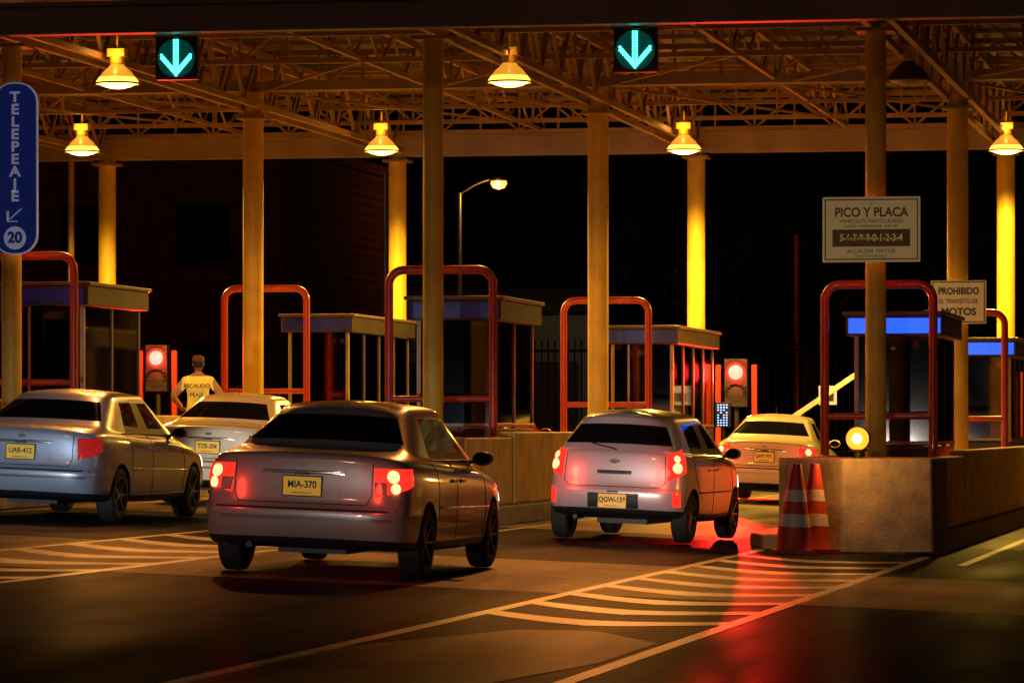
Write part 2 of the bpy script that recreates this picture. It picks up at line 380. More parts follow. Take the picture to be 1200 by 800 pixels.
# ------------------------------------------------------------------ guard hoops
def hoop(cx, y, top=3.28, w=1.42):
    z = zg(cx); e = empty('guard_hoop', (cx - .02, y, z)); h = w / 2; r = .2
    pts = [(-h, 0, .18)]
    for k in range(7):
        a = math.pi - k * math.pi / 12; pts.append((-h + r + r * math.cos(a), 0, top - r + r * math.sin(a)))
    for k in range(7):
        a = math.pi / 2 - k * math.pi / 12; pts.append((h - r + r * math.cos(a), 0, top - r + r * math.sin(a)))
    pts.append((h, 0, .18))
    pipe('tube', pts, .058, M['hoop'], e)
    pipe('cross_bar', [(-h, 0, 1.56), (h, 0, 1.56)], .042, M['hoop'], e)
    b = MB(); b.cyl((-h, 0, .19), (-h, 0, .22), .11); b.cyl((h, 0, .19), (h, 0, .22), .11); b.obj('base_plates', [M['metal']], e)
for c in ISL:
    hoop(c, 53.5); hoop(c, 66.8)

# ------------------------------------------------------------------ canopy
can = empty('toll_canopy')
b = MB()
for c in ISL:
    z = zg(c)
    for (y, r, t) in ((52.9, .135, 6.45), (65.9, .17, 6.85), (77.0, .17, 6.5)):
        b.cyl((c, y, z + .19), (c, y, t), r, n=28)
b.obj('columns', [M['column']], can, autosm=True)
b = MB()
for c in ISL:
    z = zg(c)
    for (y, r) in ((52.9, .135), (65.9, .17), (77.0, .17)):
        b.cyl((c, y, z + .19), (c, y, z + .24), r + .12, n=24); b.box((c, y, 6.42), (.5, .5, .05))
b.cyl((-23.5, 76.9, zg(-23.5)), (-23.5, 76.9, 6.5), .06, n=12)
b.obj('base_plates_and_downpipe', [M['steel']], can, bevel=.005)
XL, XR = -46.0, 8.0
b = MB()
b.bb(XL, XR, 51.35, 51.65, 6.42, 6.78, 1)
b.bb(XL, XR, 51.28, 51.72, 6.78, 6.83, 1)
b.bb(XL, XR, 76.8, 77.1, 6.50, 6.86, 0)
b.bb(XL, XR, 76.7, 77.2, 6.86, 6.90, 0)
b.bb(XL, XR, 65.8, 66.0, 6.86, 7.02, 0)
b.obj('fascia_beams', [M['beam'], M['fascia']], can, bevel=.01)
b = MB()
def truss_x(y, zb, zt, xa, xb, step, r=.035):
    b.beam((xa, y, zb), (xb, y, zb), r * 2); b.beam((xa, y, zt), (xb, y, zt), r * 2)
    x = xa; up = True
    while x < xb - .01:
        b.beam((x, y, zb if up else zt), (x + step, y, zt if up else zb), r * 1.1)
        b.beam((x, y, zb), (x, y, zt), r * 1.0)
        x += step; up = not up
def truss_y(x, zb, zt, ya, yb, step, r=.035):
    b.beam((x, ya, zb), (x, yb, zb), r * 2); b.beam((x, ya, zt), (x, yb, zt), r * 2)
    y = ya; up = True
    while y < yb - .01:
        b.beam((x, y, zb if up else zt), (x, y + step, zt if up else zb), r * 1.1)
        y += step; up = not up
for y in (53.2, 57.0, 61.2, 66.4, 70.3, 73.8, 76.4):
    truss_x(y, 6.92, 7.52, XL, XR, .75, .038)
for c in ISL + [-28.6, -34.4, -40.2]:
    truss_y(c - .18, 6.6, 7.45, 51.8, 76.6, .8, .045); truss_y(c + .18, 6.6, 7.45, 51.8, 76.6, .8, .045)
    truss_y(c + 2.9, 6.95, 7.5, 51.8, 76.6, .9, .035)
for x in [XL + 2.9 * i for i in range(19)]:
    b.beam((x, 53.2, 6.9), (x + 2.9, 57.0, 6.9), .04); b.beam((x + 2.9, 61.2, 6.9), (x, 66.4, 6.9), .04); b.beam((x, 66.4, 6.9), (x + 2.9, 73.8, 6.9), .04)
for i in range(16):
    b.beam((XL, 52 + i * 1.65, 7.58), (XR, 52 + i * 1.65, 7.58), .06, .08)
b.obj('roof_trusses', [M['steel']], can)
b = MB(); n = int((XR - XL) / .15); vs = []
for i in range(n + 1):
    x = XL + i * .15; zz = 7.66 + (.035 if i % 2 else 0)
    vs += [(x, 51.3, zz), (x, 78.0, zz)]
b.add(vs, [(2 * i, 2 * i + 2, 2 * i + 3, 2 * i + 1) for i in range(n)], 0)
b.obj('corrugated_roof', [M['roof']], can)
b = MB(); b.bb(-22.2, -13.6, 51.40, 51.5, 6.86, 8.6, 0); b.obj('billboard', [M['billboard']])
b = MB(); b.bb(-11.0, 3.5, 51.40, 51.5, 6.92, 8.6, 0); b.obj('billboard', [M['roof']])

# added floodlights on the canopy edge, out of view, to brighten the approach
for X, P in ((-14.3, 2200), (-8.4, 4600), (-20.0, 1200)):
    e = empty('added_floodlight', (X, 51.0, 7.35))
    b = MB(); b.bb(-.04, .04, .0, .36, -.02, .03); b.bb(-.22, .22, -.12, .02, -.12, .14); b.obj('housing', [M['black']], e, bevel=.01)
    b = MB(); b.bb(-.19, .19, -.126, -.121, -.10, .12); b.obj('glass', [M['bulb']], e)
    d = Vector((1.2, -11.8, -7.2)); spot('approach_fill_light', (0, -.2, 0), P, (1.0, .31, .055), 40, .12, e, rot=d.to_track_quat('-Z', 'Y').to_euler(), blend=.8)

# high-bay lamps
def highbay(x, y, on=True, s=1.0, bottom=6.2, power=800, col=SODIUM):
    e = empty('canopy_lamp', (x, y, bottom))
    b = MB()
    b.lathe([(.31 * s, 0), (.30 * s, .035), (.26 * s, .09)], n=28, mi=3 if on else 0)
    b.lathe([(.26 * s, .09), (.20 * s, .17), (.125 * s, .235), (.10 * s, .27)], n=28, mi=0)
    b.lathe([(0.0, -.075), (.10 * s, -.065), (.2 * s, -.038), (.295 * s, .012)], n=28, mi=1)
    b.lathe([(.315 * s, -.012), (.325 * s, 0.0), (.315 * s, .015)], n=28, mi=2)
    b.obj('bell_shade', [M['shade'] if on else M['shade_off'], M['bulb'] if on else M['shade_off'], M['frame'], M['shade_mid']], e, smooth=True)
    b = MB(); b.cyl((0, 0, .27), (0, 0, .38), .11 * s, n=16); b.bb(-.13, .13, -.09, .09, .38, .50); b.cyl((0, 0, .50), (0, 0, 6.95 - bottom), .018, n=8)
    b.obj('ballast', [M['column']], e, bevel=.008)
    if on:
        spot('sodium_light', (0, 0, -.16), power, col, 168, .13, e, blend=.2)
        point('truss_fill_light', (0, -.22, .40), 6, SODIUM_DEEP, .05, e)  # extra point light added outside the shade to brighten the trusses
highbay(-11.0, 57.2, power=850, col=SODIUM_DEEP); highbay(-16.55, 56.4, power=800, col=SODIUM_DEEP); highbay(-5.4, 58.0, on=False)
highbay(-22.4, 57.2, power=300, col=SODIUM_DEEP)
for x, y in ((-10.75, 72.4), (-16.1, 71.6), (-21.4, 70.7), (-5.1, 73.5)):
    highbay(x, y, bottom=6.24, power=3000)

# lane arrow signals
for X in (-19.9, -14.15, -8.32, -2.5):
    e = empty('lane_arrow_signal', (X - (0.28 if X < -10 else 0.02), 51.9, 6.13))
    b = MB(); b.bb(-.28, .28, 0, .14, -.28, .28, 0); b.bb(-.03, .03, .04, .10, .28, .5, 0)
    b.bb(-.3, .3, -.03, 0, .27, .29, 0)
    b.obj('housing', [M['black']], e, bevel=.015)
    b = MB(); b.lathe([(0, 0), (.255, 0)], n=32, mi=0)
    o = b.obj('glow_disc', [M['cyan_glow']], e); o.rotation_euler = (math.radians(90), 0, 0); o.location = (0, -.004, 0)
    b = MB()
    def dots(p, q, k):
        for i in range(k):
            t = i / (k - 1); x = p[0] + (q[0] - p[0]) * t; z = p[1] + (q[1] - p[1]) * t
            b.cyl((x, -.02, z), (x, -.008, z), .018, n=8)
    for off in (-.02, .02):
        dots((off, .23), (off, -.17), 12)
        dots((-.195, .02 + off), (0, -.20 + off), 9); dots((.195, .02 + off), (0, -.20 + off), 9)
    b.obj('arrow_leds', [M['cyan']], e)

# ------------------------------------------------------------------ signs
def rrect(w, h, r, n=8):
    pts = []
    for cx, cz, a0 in ((w / 2 - r, h / 2 - r, 0), (-w / 2 + r, h / 2 - r, 90), (-w / 2 + r, -h / 2 + r, 180), (w / 2 - r, -h / 2 + r, 270)):
        for k in range(n + 1):
            a = math.radians(a0 + 90 * k / n); pts.append((cx + r * math.cos(a), cz + r * math.sin(a)))
    return pts
def plate_obj(name, pts, y0, y1, m, parent):
    b = MB(); n = len(pts)
    b.add([(x, y0, z) for x, z in pts] + [(x, y1, z) for x, z in pts], [tuple(range(n)), tuple(reversed(range(n, 2 * n)))] + [(i, n + i, n + (i + 1) % n, (i + 1) % n) for i in range(n)], 0)
    return b.obj(name, [m], parent)

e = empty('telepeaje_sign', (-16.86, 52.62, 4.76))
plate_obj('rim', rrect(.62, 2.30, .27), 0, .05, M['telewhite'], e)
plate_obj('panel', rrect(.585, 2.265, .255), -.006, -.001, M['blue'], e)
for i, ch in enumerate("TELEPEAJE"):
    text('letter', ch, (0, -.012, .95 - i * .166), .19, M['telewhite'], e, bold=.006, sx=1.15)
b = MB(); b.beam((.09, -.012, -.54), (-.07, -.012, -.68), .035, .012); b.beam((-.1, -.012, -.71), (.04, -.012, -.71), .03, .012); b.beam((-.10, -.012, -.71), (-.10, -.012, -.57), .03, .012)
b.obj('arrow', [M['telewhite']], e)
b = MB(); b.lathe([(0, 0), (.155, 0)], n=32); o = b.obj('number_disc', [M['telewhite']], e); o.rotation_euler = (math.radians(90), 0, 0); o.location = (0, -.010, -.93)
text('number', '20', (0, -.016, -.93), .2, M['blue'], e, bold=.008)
b = MB(); b.bb(-.05, .05, .05, .16, .6, .66); b.bb(-.05, .05, .05, .16, -.6, -.54); b.obj('brackets', [M['metal']], e)

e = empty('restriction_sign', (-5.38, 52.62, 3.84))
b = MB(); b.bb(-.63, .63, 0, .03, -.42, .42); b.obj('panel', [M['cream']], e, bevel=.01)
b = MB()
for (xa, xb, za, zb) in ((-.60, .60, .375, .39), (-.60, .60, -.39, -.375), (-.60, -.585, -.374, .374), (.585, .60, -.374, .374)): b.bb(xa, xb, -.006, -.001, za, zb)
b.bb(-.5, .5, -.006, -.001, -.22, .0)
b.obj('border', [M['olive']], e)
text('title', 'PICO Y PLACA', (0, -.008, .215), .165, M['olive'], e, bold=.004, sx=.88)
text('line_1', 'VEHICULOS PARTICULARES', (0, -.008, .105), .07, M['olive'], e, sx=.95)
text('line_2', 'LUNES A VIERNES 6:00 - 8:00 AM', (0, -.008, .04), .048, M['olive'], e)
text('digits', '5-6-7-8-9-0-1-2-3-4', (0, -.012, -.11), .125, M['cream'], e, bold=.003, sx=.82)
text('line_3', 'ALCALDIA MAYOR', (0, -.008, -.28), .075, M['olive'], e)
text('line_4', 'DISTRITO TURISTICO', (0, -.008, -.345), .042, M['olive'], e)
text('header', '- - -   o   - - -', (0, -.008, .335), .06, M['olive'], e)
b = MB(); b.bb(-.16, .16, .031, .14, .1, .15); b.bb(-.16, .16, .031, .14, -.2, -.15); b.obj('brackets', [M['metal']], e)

e = empty('prohibition_sign', (-5.31, 65.6, 3.30))
b = MB(); b.bb(-.44, .44, 0, .03, -.345, .345); b.obj('panel', [M['cream']], e, bevel=.01)
b = MB()
for (xa, xb, za, zb) in ((-.42, .42, .31, .33), (-.42, .42, -.33, -.31), (-.42, -.40, -.309, .309), (.40, .42, -.309, .309)): b.bb(xa, xb, -.006, -.001, za, zb)
b.obj('border', [M['olive']], e)
text('title', 'PROHIBIDO', (0, -.008, .17), .15, M['darktext'], e, bold=.004, sx=.82)
text('line_1', 'EL TRANSITO DE', (0, -.008, .01), .10, M['darktext'], e, sx=.82)
text('line_2', 'MOTOS', (0, -.008, -.16), .16, M['darktext'], e, bold=.004)
b = MB(); b.bb(-.16, .16, .031, .14, .0, .05); b.obj('bracket', [M['metal']], e)

# ------------------------------------------------------------------ red signals, beacon, barrier arm, display
def red_signal(x, y, z, on=True):
    g = zg(x); e = empty('traffic_signal', (x, y, g + .19)); h = z - g - .19
    b = MB(); b.cyl((0, .1, 0), (0, .1, h - .25), .05, n=14); b.cyl((0, .1, 0), (0, .1, .03), .14, n=16)
    b.bb(-.22, .22, -.05, .18, h - .66, h + .26)
    for zz in (0, -.42):
        for k in range(9):
            a = math.radians(k * 22.5); b.beam((.20 * math.cos(a), -.13, h + zz + .20 * math.sin(a)), (.20 * math.cos(a), -.05, h + zz + .20 * math.sin(a)), .08, .01)
    b.obj('housing', [M['black']], e, bevel=.012)
    b = MB(); b.lathe([(0, .04), (.08, .034), (.14, 0)], n=28, mi=0); b.lathe([(.14, 0), (.19, -.01)], n=28, mi=1)
    o = b.obj('red_lens', [M['red_core'] if on else M['black'], M['red_halo'] if on else M['black']], e, smooth=True)
    o.rotation_euler = (math.radians(90), 0, 0); o.location = (0, -.065, h)
    b = MB(); b.lathe([(0, .01), (.15, 0)], n=24, mi=0); o = b.obj('green_lens', [M['black']], e, smooth=True)
    o.rotation_euler = (math.radians(90), 0, 0); o.location = (0, -.062, h - .42)
    b = MB(); b.bb(-.40, -.30, 0, .1, 0, h + .15); b.bb(.30, .40, 0, .1, 0, h + .15); b.obj('side_posts', [M['hoop']], e, bevel=.01)
    if on:
        spot('red_light', (0, -.22, h), 42000, (1.0, .018, .012), 32, .18, e, rot=Vector((.17, -1, -.10)).to_track_quat('-Z', 'Y').to_euler(), blend=.9)
        point('red_glow', (0, -.42, h + .02), 70, (1.0, .03, .015), .10, e)
red_signal(-10.6, 78.2, 2.36); red_signal(-22.25, 78.6, 2.68); red_signal(-16.4, 78.2, 2.5, on=False); red_signal(-4.9, 78.2, 2.2, on=False)

e = empty('toll_display', (-10.75, 77.4, zg(-10.7) + .19))
b = MB(); b.cyl((0, .08, 0), (0, .08, 1.1), .04, n=12); b.bb(-.14, .14, 0, .16, 1.02, 1.50); b.obj('housing', [M['black']], e, bevel=.01)
b = MB()
for r in range(9):
    for c in range(4):
        if random.random() < .7: b.bb(-.10 + c * .055, -.07 + c * .055, -.006, 0, 1.05 + r * .048, 1.07 + r * .048)
b.obj('leds', [M['ledblue']], e)

e = empty('barrier_gate', (-10.25, 79.2, zg(-10.25) + .19))
b = MB(); b.bb(-.18, .18, -.15, .15, 0, .95); b.bb(-.2, .2, -.17, .17, .95, 1.0); b.obj('cabinet', [M['hoop']], e, bevel=.02)
b = MB(); p0 = Vector((-.1, -.22, .72)); d = Vector((math.cos(math.radians(34)), 0, math.sin(math.radians(34))))
b.beam(p0, p0 + d * 3.3, .05, .10, 0)
for k in (0, 3): b.beam(p0 + d * (.7 + k * .75), p0 + d * (.85 + k * .75), .054, .104, 1)
b.obj('arm', [M['arm'], M['hoop']], e, bevel=.008)
e = empty('lane_notice_sign', (-9.2, 81.5, zg(-9.2)))
b = MB(); b.cyl((0, 0, 0), (0, 0, 1.9), .025, n=10, mi=0); b.bb(-.18, .18, -.03, -.005, 1.72, 2.1, 1); b.obj('post_and_panel', [M['metal'], M['telewhite']], e)
b = MB(); b.bb(-.12, .12, -.036, -.031, 1.79, 1.96); b.obj('symbol', [M['black']], e)

e = empty('warning_beacon', (-4.93, 46.75, zg(-4.93)))
b = MB(); b.cyl((0, 0, 1.06), (0, 0, 1.16), .05, n=16); b.cyl((0, 0, 1.155), (0, 0, 1.18), .11, n=20); b.cyl((0, .07, 1.30), (0, -.07, 1.30), .14, n=28); b.obj('base', [M['black']], e, bevel=.006)
b = MB(); b.lathe([(.06, .052), (.10, .03), (.13, 0)], n=24, mi=0); b.lathe([(0, .062), (.03, .060), (.06, .052)], n=24, mi=1)
o = b.obj('lens', [M['amber'], M['amber_core']], e, smooth=True); o.rotation_euler = (math.radians(90), 0, 0); o.location = (0, -.075, 1.30)
point('amber_light', (0, -.9, 1.34), 42, (1.0, .40, .07), .06, e)

# cones
def cone(x, y, yaw=.3):
    e = empty('traffic_cone', (x, y, zg(x) + .004), (0, .04, yaw))
    b = MB(); b.bb(-.23, .23, -.23, .23, 0, .045, 0)
    b.lathe([(.205, .045), (.19, .07), (.178, .30)], n=28, mi=0)
    b.lathe([(.180, .30), (.155, .44)], n=28, mi=1); b.lathe([(.153, .44), (.128, .58)], n=28, mi=0); b.lathe([(.131, .58), (.108, .71)], n=28, mi=1)
    b.lathe([(.106, .71), (.06, .96), (.05, 1.0), (.0, 1.005)], n=28, mi=0)
    b.obj('cone_body', [M['cone'], M['reflect']], e, autosm=True)
cone(-5.50, 45.3); cone(-5.36, 45.9, .7)

# ------------------------------------------------------------------ cars
def wheel_mesh():
    b = MB()
    b.lathe([(.60, -.30), (.68, -.33), (.86, -.34), (.97, -.28), (1.0, -.18), (1.0, .18), (.97, .28), (.86, .34), (.68, .33), (.60, .30), (.62, .0), (.60, -.30)], n=36, mi=0, axis='X')
    b.lathe([(.68, .30), (.64, .32), (.61, .24), (.58, .05), (.0, .04)], n=36, mi=1, axis='X')
    b.lathe([(.16, .05), (.15, .26), (.0, .27)], n=18, mi=1, axis='X')
    for k in range(7):
        a = 2 * math.pi * k / 7
        p = Vector((.22, .12 * math.cos(a), .12 * math.sin(a))); q = Vector((.27, .63 * math.cos(a), .63 * math.sin(a)))
        b.beam(p, q, .12, .07, 1)
    b.lathe([(.58, -.1), (.0, -.1)], n=24, mi=2, axis='X')
    me = b.mesh('wheel', [M['tyre'], M['rim'], M['black']])
    bm = bmesh.new(); bm.from_mesh(me)
    for e in bm.edges:
        if len(e.link_faces) == 2 and e.calc_face_angle(0) > 0.7: e.smooth = False
    for f in bm.faces: f.smooth = True
    bm.to_mesh(me); bm.free()
    return me
WHEEL = wheel_mesh()

def car(name, loc, yaw, kind, L, W, H, paint, lights='on', plate='MKA-370', power=2.5, tail='wide', lowdark=True, beam=0, bcol=(1.0, .90, .80)):
    hw = W / 2
    e = empty(name, (loc[0], loc[1], zg(loc[0]) + .006), (0, .04, yaw))
    k = H / 1.46 if kind == 'sedan' else H / 1.51
    if kind == 'sedan':
        lv = [(.24, .22, .24, hw - .25, .40, L - .4), (.25, .21, .23, hw - .05, .12, L - .14), (.31, .28, .32, hw - .015, .03, L - .04),
              (.55, .5, .5, hw, -.01, L), (.585, .56, .54, hw, .0, L - .02), (.605, .60, .57, hw - .004, .055, L - .05), (.80, .76, .68, hw, .075, L - .10),
              (.985, .90, .77, hw - .03, .085, L - .22), (1.035, .935, .81, hw - .09, .12, L - .34),
              (1.055, .95, .93, hw - .115, .66, L - 1.22), (1.075, .975, .955, hw - .125, .72, L - 1.30),
              (1.38, 1.39, 1.37, hw - .335, 1.30, L - 1.98), (1.415, 1.425, 1.41, hw - .37, 1.40, L - 2.06), (1.455, 1.47, 1.44, .25, 1.75, L - 2.4)]
        sb = [1.02, 1.36, 2.16, 2.25, L - 1.52, L - 1.42]; st = [1.54, 1.72, 2.24, 2.32, L - 2.1, L - 2.04]
        wy = (1.02, L - .90); R = .315; zt = (.71, .96); tf = .86
    else:
        lv = [(.26, .22, .25, hw - .25, .36, L - .35), (.28, .22, .24, hw - .05, .10, L - .12), (.36, .30, .34, hw - .012, .02, L - .03),
              (.54, .50, .52, hw, -.01, L), (.60, .58, .58, hw, .0, L - .03), (.625, .62, .62, hw - .003, .035, L - .05), (.85, .80, .76, hw, .055, L - .10),
              (1.0, .96, .90, hw - .03, .08, L - .22), (1.02, .98, .94, hw - .065, .10, L - .36),
              (1.035, .995, 1.0, hw - .09, .115, L - .82), (1.055, 1.015, 1.02, hw - .105, .125, L - .88),
              (1.37, 1.40, 1.40, hw - .27, .38, L - 1.55), (1.42, 1.445, 1.44, hw - .32, .32, L - 1.66), (1.485, 1.52, 1.48, .22, .62, L - 2.0)]
        sb = [.42, .62, L * .44, L * .44 + .08, L - 1.12, L - 1.02]; st = [.58, .74, L * .44, L * .44 + .07, L - 1.72, L - 1.66]
        wy = (.60, L - .72); R = .295; zt = (.72, 1.03); tf = .88
    G0 = len(lv) - 5
    fr = [0, .2, .43, .5, .78, 1]
    rings = []
    for j, (zr, zm, zf, ww, yr, yf) in enumerate(lv):
        zr, zm, zf = zr * (k if zr > .6 else 1), zm * (k if zm > .6 else 1), zf * (k if zf > .6 else 1)
        c3 = .935
        dz2 = dz3 = 0
        if j >= G0:
            S = sb if j <= G0 + 1 else st
            if j == len(lv) - 1: S = [yr + .12 + (yf - yr - .24) * f for f in fr]
            cr, cf = .03, .10
            if j >= G0 + 2: c3 = tf; cr = .06; dz3 = .014
        else:
            S = [yr + .32 + (yf - .5 - yr - .32) * f for f in fr]; cr, cf = .11, .2
            if j == G0 - 1: S = [.55 * a + .45 * c for a, c in zip(S, sb)]
            if j in (G0 - 1, G0 - 2) and kind == 'sedan': dz2 = .008; dz3 = .03
        half = [(0, yr, zr + .010), (.40 * ww, yr + .010, zr + .007), (.74 * ww * c3 / .935, yr + .03, zr - dz2), (c3 * ww, yr + cr, zr - dz3)]
        zz = [.75 * zr + .25 * zm, .4 * zr + .6 * zm, .1 * zr + .9 * zm, zm, .85 * zm + .15 * zf, .3 * zm + .7 * zf]
        wx = [.985, 1, 1, 1, 1, .985]
        half += [(ww * wx[i], S[i], zz[i]) for i in range(6)]
        half += [(.90 * ww, yf - cf, zf), (.72 * ww, yf - cf * .35, zf + .003), (.38 * ww, yf - .015, zf + .008), (0, yf, zf + .01)]
        rings.append(half)
    n = 14; N = 2 * n - 2
    vs = []
    for h in rings:
        vs += h; vs += [(-x, y, z) for (x, y, z) in reversed(h[1:-1])]
    fs = []; ms = []
    def seg(i): return i if i < n - 1 else N - 1 - i
    for j in range(len(rings) - 1):
        for i in range(N):
            a, c = j * N + i, j * N + (i + 1) % N
            fs.append((a, c, c + N, a + N)); s = seg(i); m = 0
            if j == G0 + 1:
                if s in (0, 1, 2, 5, 7, 10, 11, 12): m = 1
                elif s == 6: m = 2
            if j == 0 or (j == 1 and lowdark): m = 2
            if j == G0 and s in (5, 6, 7): m = 2
            ms.append(m)
    for base, mi, flip in ((0, 2, False), ((len(rings) - 1) * N, 0, True)):
        L_ = lambda i: base + (N - i) % N
        for i in range(n - 1):
            a, c, d_, f_ = base + i, base + i + 1, L_(i + 1), L_(i)
            q = [a, c, d_, f_]; q2 = []
            for t in q:
                if t not in q2: q2.append(t)
            if not flip: q2 = list(reversed(q2))
            fs.append(tuple(q2)); ms.append(mi)
    me = bpy.data.meshes.new('body'); me.from_pydata(vs, [], fs)
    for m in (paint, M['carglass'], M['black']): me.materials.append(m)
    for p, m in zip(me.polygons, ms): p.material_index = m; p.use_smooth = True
    bm = bmesh.new(); bm.from_mesh(me); bmesh.ops.recalc_face_normals(bm, faces=bm.faces); bm.to_mesh(me); bm.free()
    o = bpy.data.objects.new('body_tmp', me); COL.objects.link(o)
    ss = o.modifiers.new('s', 'SUBSURF'); ss.levels = 2; ss.render_levels = 2
    cb = MB()
    for y in wy:
        for sx in (-1, 1):
            cb.cyl((sx * (hw - .26), y, R), (sx * (hw + .2), y, R), R + .045, n=40, mi=2)
    cme = cb.mesh('cut', [paint, M['carglass'], M['black']]); cut = bpy.data.objects.new('cut', cme); COL.objects.link(cut)
    bo = o.modifiers.new('b', 'BOOLEAN'); bo.operation = 'DIFFERENCE'; bo.object = cut; bo.solver = 'EXACT'
    dg = bpy.context.evaluated_depsgraph_get(); dg.update()
    fm = bpy.data.meshes.new_from_object(o.evaluated_get(dg)); fm.name = 'body'
    bpy.data.objects.remove(o); bpy.data.objects.remove(cut)
    body = bpy.data.objects.new('body', fm); COL.objects.link(body); body.parent = e
    bm = bmesh.new(); bm.from_mesh(fm)
    for ed in bm.edges:
        if len(ed.link_faces) == 2 and ed.calc_face_angle(0) > .6: ed.smooth = False
    bvh = BVHTree.FromBMesh(bm); bm.to_mesh(fm); bm.free()

    def hit(p, d):
        r = bvh.ray_cast(p, d, 4.0)
        if r[0] is None: r = bvh.find_nearest(p + d * 1.0)
        return r[0], r[1]
    def patch(nm, P, d, m, off=.008, nu=10, nv=6, rnd=False, thick=.02, bow=0.0):
        d = Vector(d).normalized(); P = [Vector(p) for p in P]; b = MB(); V = []; V2 = []
        for j in range(nv + 1):
            for i in range(nu + 1):
                u, v = i / nu, j / nv
                if rnd:
                    a, c = 2 * u - 1, 2 * v - 1
                    a, c = a * math.sqrt(1 - c * c / 2), c * math.sqrt(1 - a * a / 2); uu, vv = (a + 1) / 2, (c + 1) / 2
                else: uu, vv = u, v
                q = (P[0] * (1 - uu) + P[1] * uu) * (1 - vv) + (P[3] * (1 - uu) + P[2] * uu) * vv
                h, nn = hit(q, d)
                ed = min(1, 4 * min(u, 1 - u, v, 1 - v) + .0)
                V.append(h - d * (off + bow * ed)); V2.append(h + d * thick)
        nn_ = (nu + 1)
        F = [(j * nn_ + i, j * nn_ + i + 1, (j + 1) * nn_ + i + 1, (j + 1) * nn_ + i) for j in range(nv) for i in range(nu)]
        K = len(V)
        bd = [i for i in range(nu + 1)] + [j * nn_ + nu for j in range(1, nv + 1)] + [nv * nn_ + i for i in range(nu - 1, -1, -1)] + [j * nn_ for j in range(nv - 1, 0, -1)]
        F += [(bd[i], K + bd[i], K + bd[(i + 1) % len(bd)], bd[(i + 1) % len(bd)]) for i in range(len(bd))]
        b.add(V + V2, F, 0)
        return b.obj(nm, [m], e, autosm=True)
    def line(nm, pts, d, r=.0045, m=None):
        d = Vector(d); out = []
        for a, c in zip(pts[:-1], pts[1:]):
            a, c = Vector(a), Vector(c)
            for i in range(8):
                h, _ = hit(a.lerp(c, i / 8), d); out.append(h)
        h, _ = hit(Vector(pts[-1]), d); out.append(h)
        pipe(nm, out, r, m or M['black'], e)
    Yd = (0, 1, 0)
    def rear(x0, x1, z0, z1): return [(x0, -.6, z1), (x1, -.6, z1), (x1, -.6, z0), (x0, -.6, z0)]
    tm = M['tail_on'] if lights == 'on' else M['tail_off']
    z0, z1 = zt
    for sx in (-1, 1):
        an = math.radians(38); d = Vector((-sx * math.sin(an), math.cos(an), 0)); t = Vector((sx * math.cos(an), math.sin(an), 0))
        cpt = Vector((sx * (hw - .03), .08, 0)) - d * .8
        if kind == 'sedan': a0, a1 = (-.20, .22) if tail == 'wide' else (-.15, .18)
        else: a0, a1 = -.13, .13
        zz0, zz1 = (z0, z1 + .0)
        P = [cpt + t * a0 + Vector((0, 0, zz1)), cpt + t * a1 + Vector((0, 0, zz1 + (.0 if kind == 'sedan' else .06))), cpt + t * a1 + Vector((0, 0, zz0 + .10)), cpt + t * a0 + Vector((0, 0, zz0))]
        patch('tail_lamp', P, d, tm, off=.006, bow=.012, nu=12, nv=8)
        if kind == 'sedan':
            cs = ((-.05, z1 - .07, .055), (-.03, z0 + .08, .045)) if lights == 'on' else ()
            if tail == 'wide':
                P = [cpt + t * a0 + Vector((0, 0, z0 + .13)), cpt + t * (a0 + .09) + Vector((0, 0, z0 + .13)), cpt + t * (a0 + .09) + Vector((0, 0, z0 + .02)), cpt + t * (a0 + .01) + Vector((0, 0, z0 + .02))]
                patch('reverse_lens', P, d, M['lens_clear'], off=.02, nu=5, nv=5)
        else:
            cs = ((-.02, z1 - .16, .062), (-.02, z1 - .055, .04)) if lights == 'on' else ()
        for (tt, zc, rr) in cs:
            P = [cpt + t * (tt - rr) + Vector((0, 0, zc + rr)), cpt + t * (tt + rr) + Vector((0, 0, zc + rr)), cpt + t * (tt + rr) + Vector((0, 0, zc - rr)), cpt + t * (tt - rr) + Vector((0, 0, zc - rr))]
            patch('lamp_core', P, d, M['tail_core'], off=.022, rnd=True, nu=8, nv=8, thick=.0)
        if kind == 'hatch':
            x0 = sx * (hw - .06); x1 = sx * (hw - .14)
            patch('bumper_reflector', rear(min(x0, x1), max(x0, x1), .42, .60), Yd, M['tail_on'] if lights == 'on' else M['tail_off'], off=.008, nu=4, nv=6, bow=.006)
        if lights == 'on': point('tail_light', (sx * (hw - .18), -.30, (z0 + z1) / 2), power, (1.0, .04, .02), .06, e)
    if kind == 'sedan':
        patch('plate_recess', rear(-.34, .34, .68, .885), Yd, M['black'] if tail == 'dark' else paint, off=.002, nu=8, nv=4)
        patch('trunk_chrome', rear(-.36, .36, .89, .92), Yd, M['chrome'], off=.012, nu=16, nv=3, bow=.006)
        patch('badge', rear(-.05, .05, .945, .985), Yd, M['chrome'], off=.01, rnd=True, nu=6, nv=6)
        patch('bumper_trim', rear(-hw + .06, hw - .06, .50, .53), Yd, M['chrome'], off=.006, nu=20, nv=2)
        patch('bumper_rub_strip', rear(-hw + .1, hw - .1, .585, .60), Yd, M['black'], off=.004, nu=20, nv=2)
        patch('lower_grille', rear(-.5, .5, .275, .33), Yd, M['black'], off=.004, nu=14, nv=3)
        line('trunk_gap', [(-.60, -.6, 1.0), (-.60, -.6, .72), (-.56, -.6, .64), (.56, -.6, .64), (.60, -.6, .72), (.60, -.6, 1.0)], (0, 1, 0))
        pz = .785
    else:
        pz = .47
        patch('plate_recess', rear(-.30, .30, .36, .56), Yd, M['black'], off=.002, nu=8, nv=4)
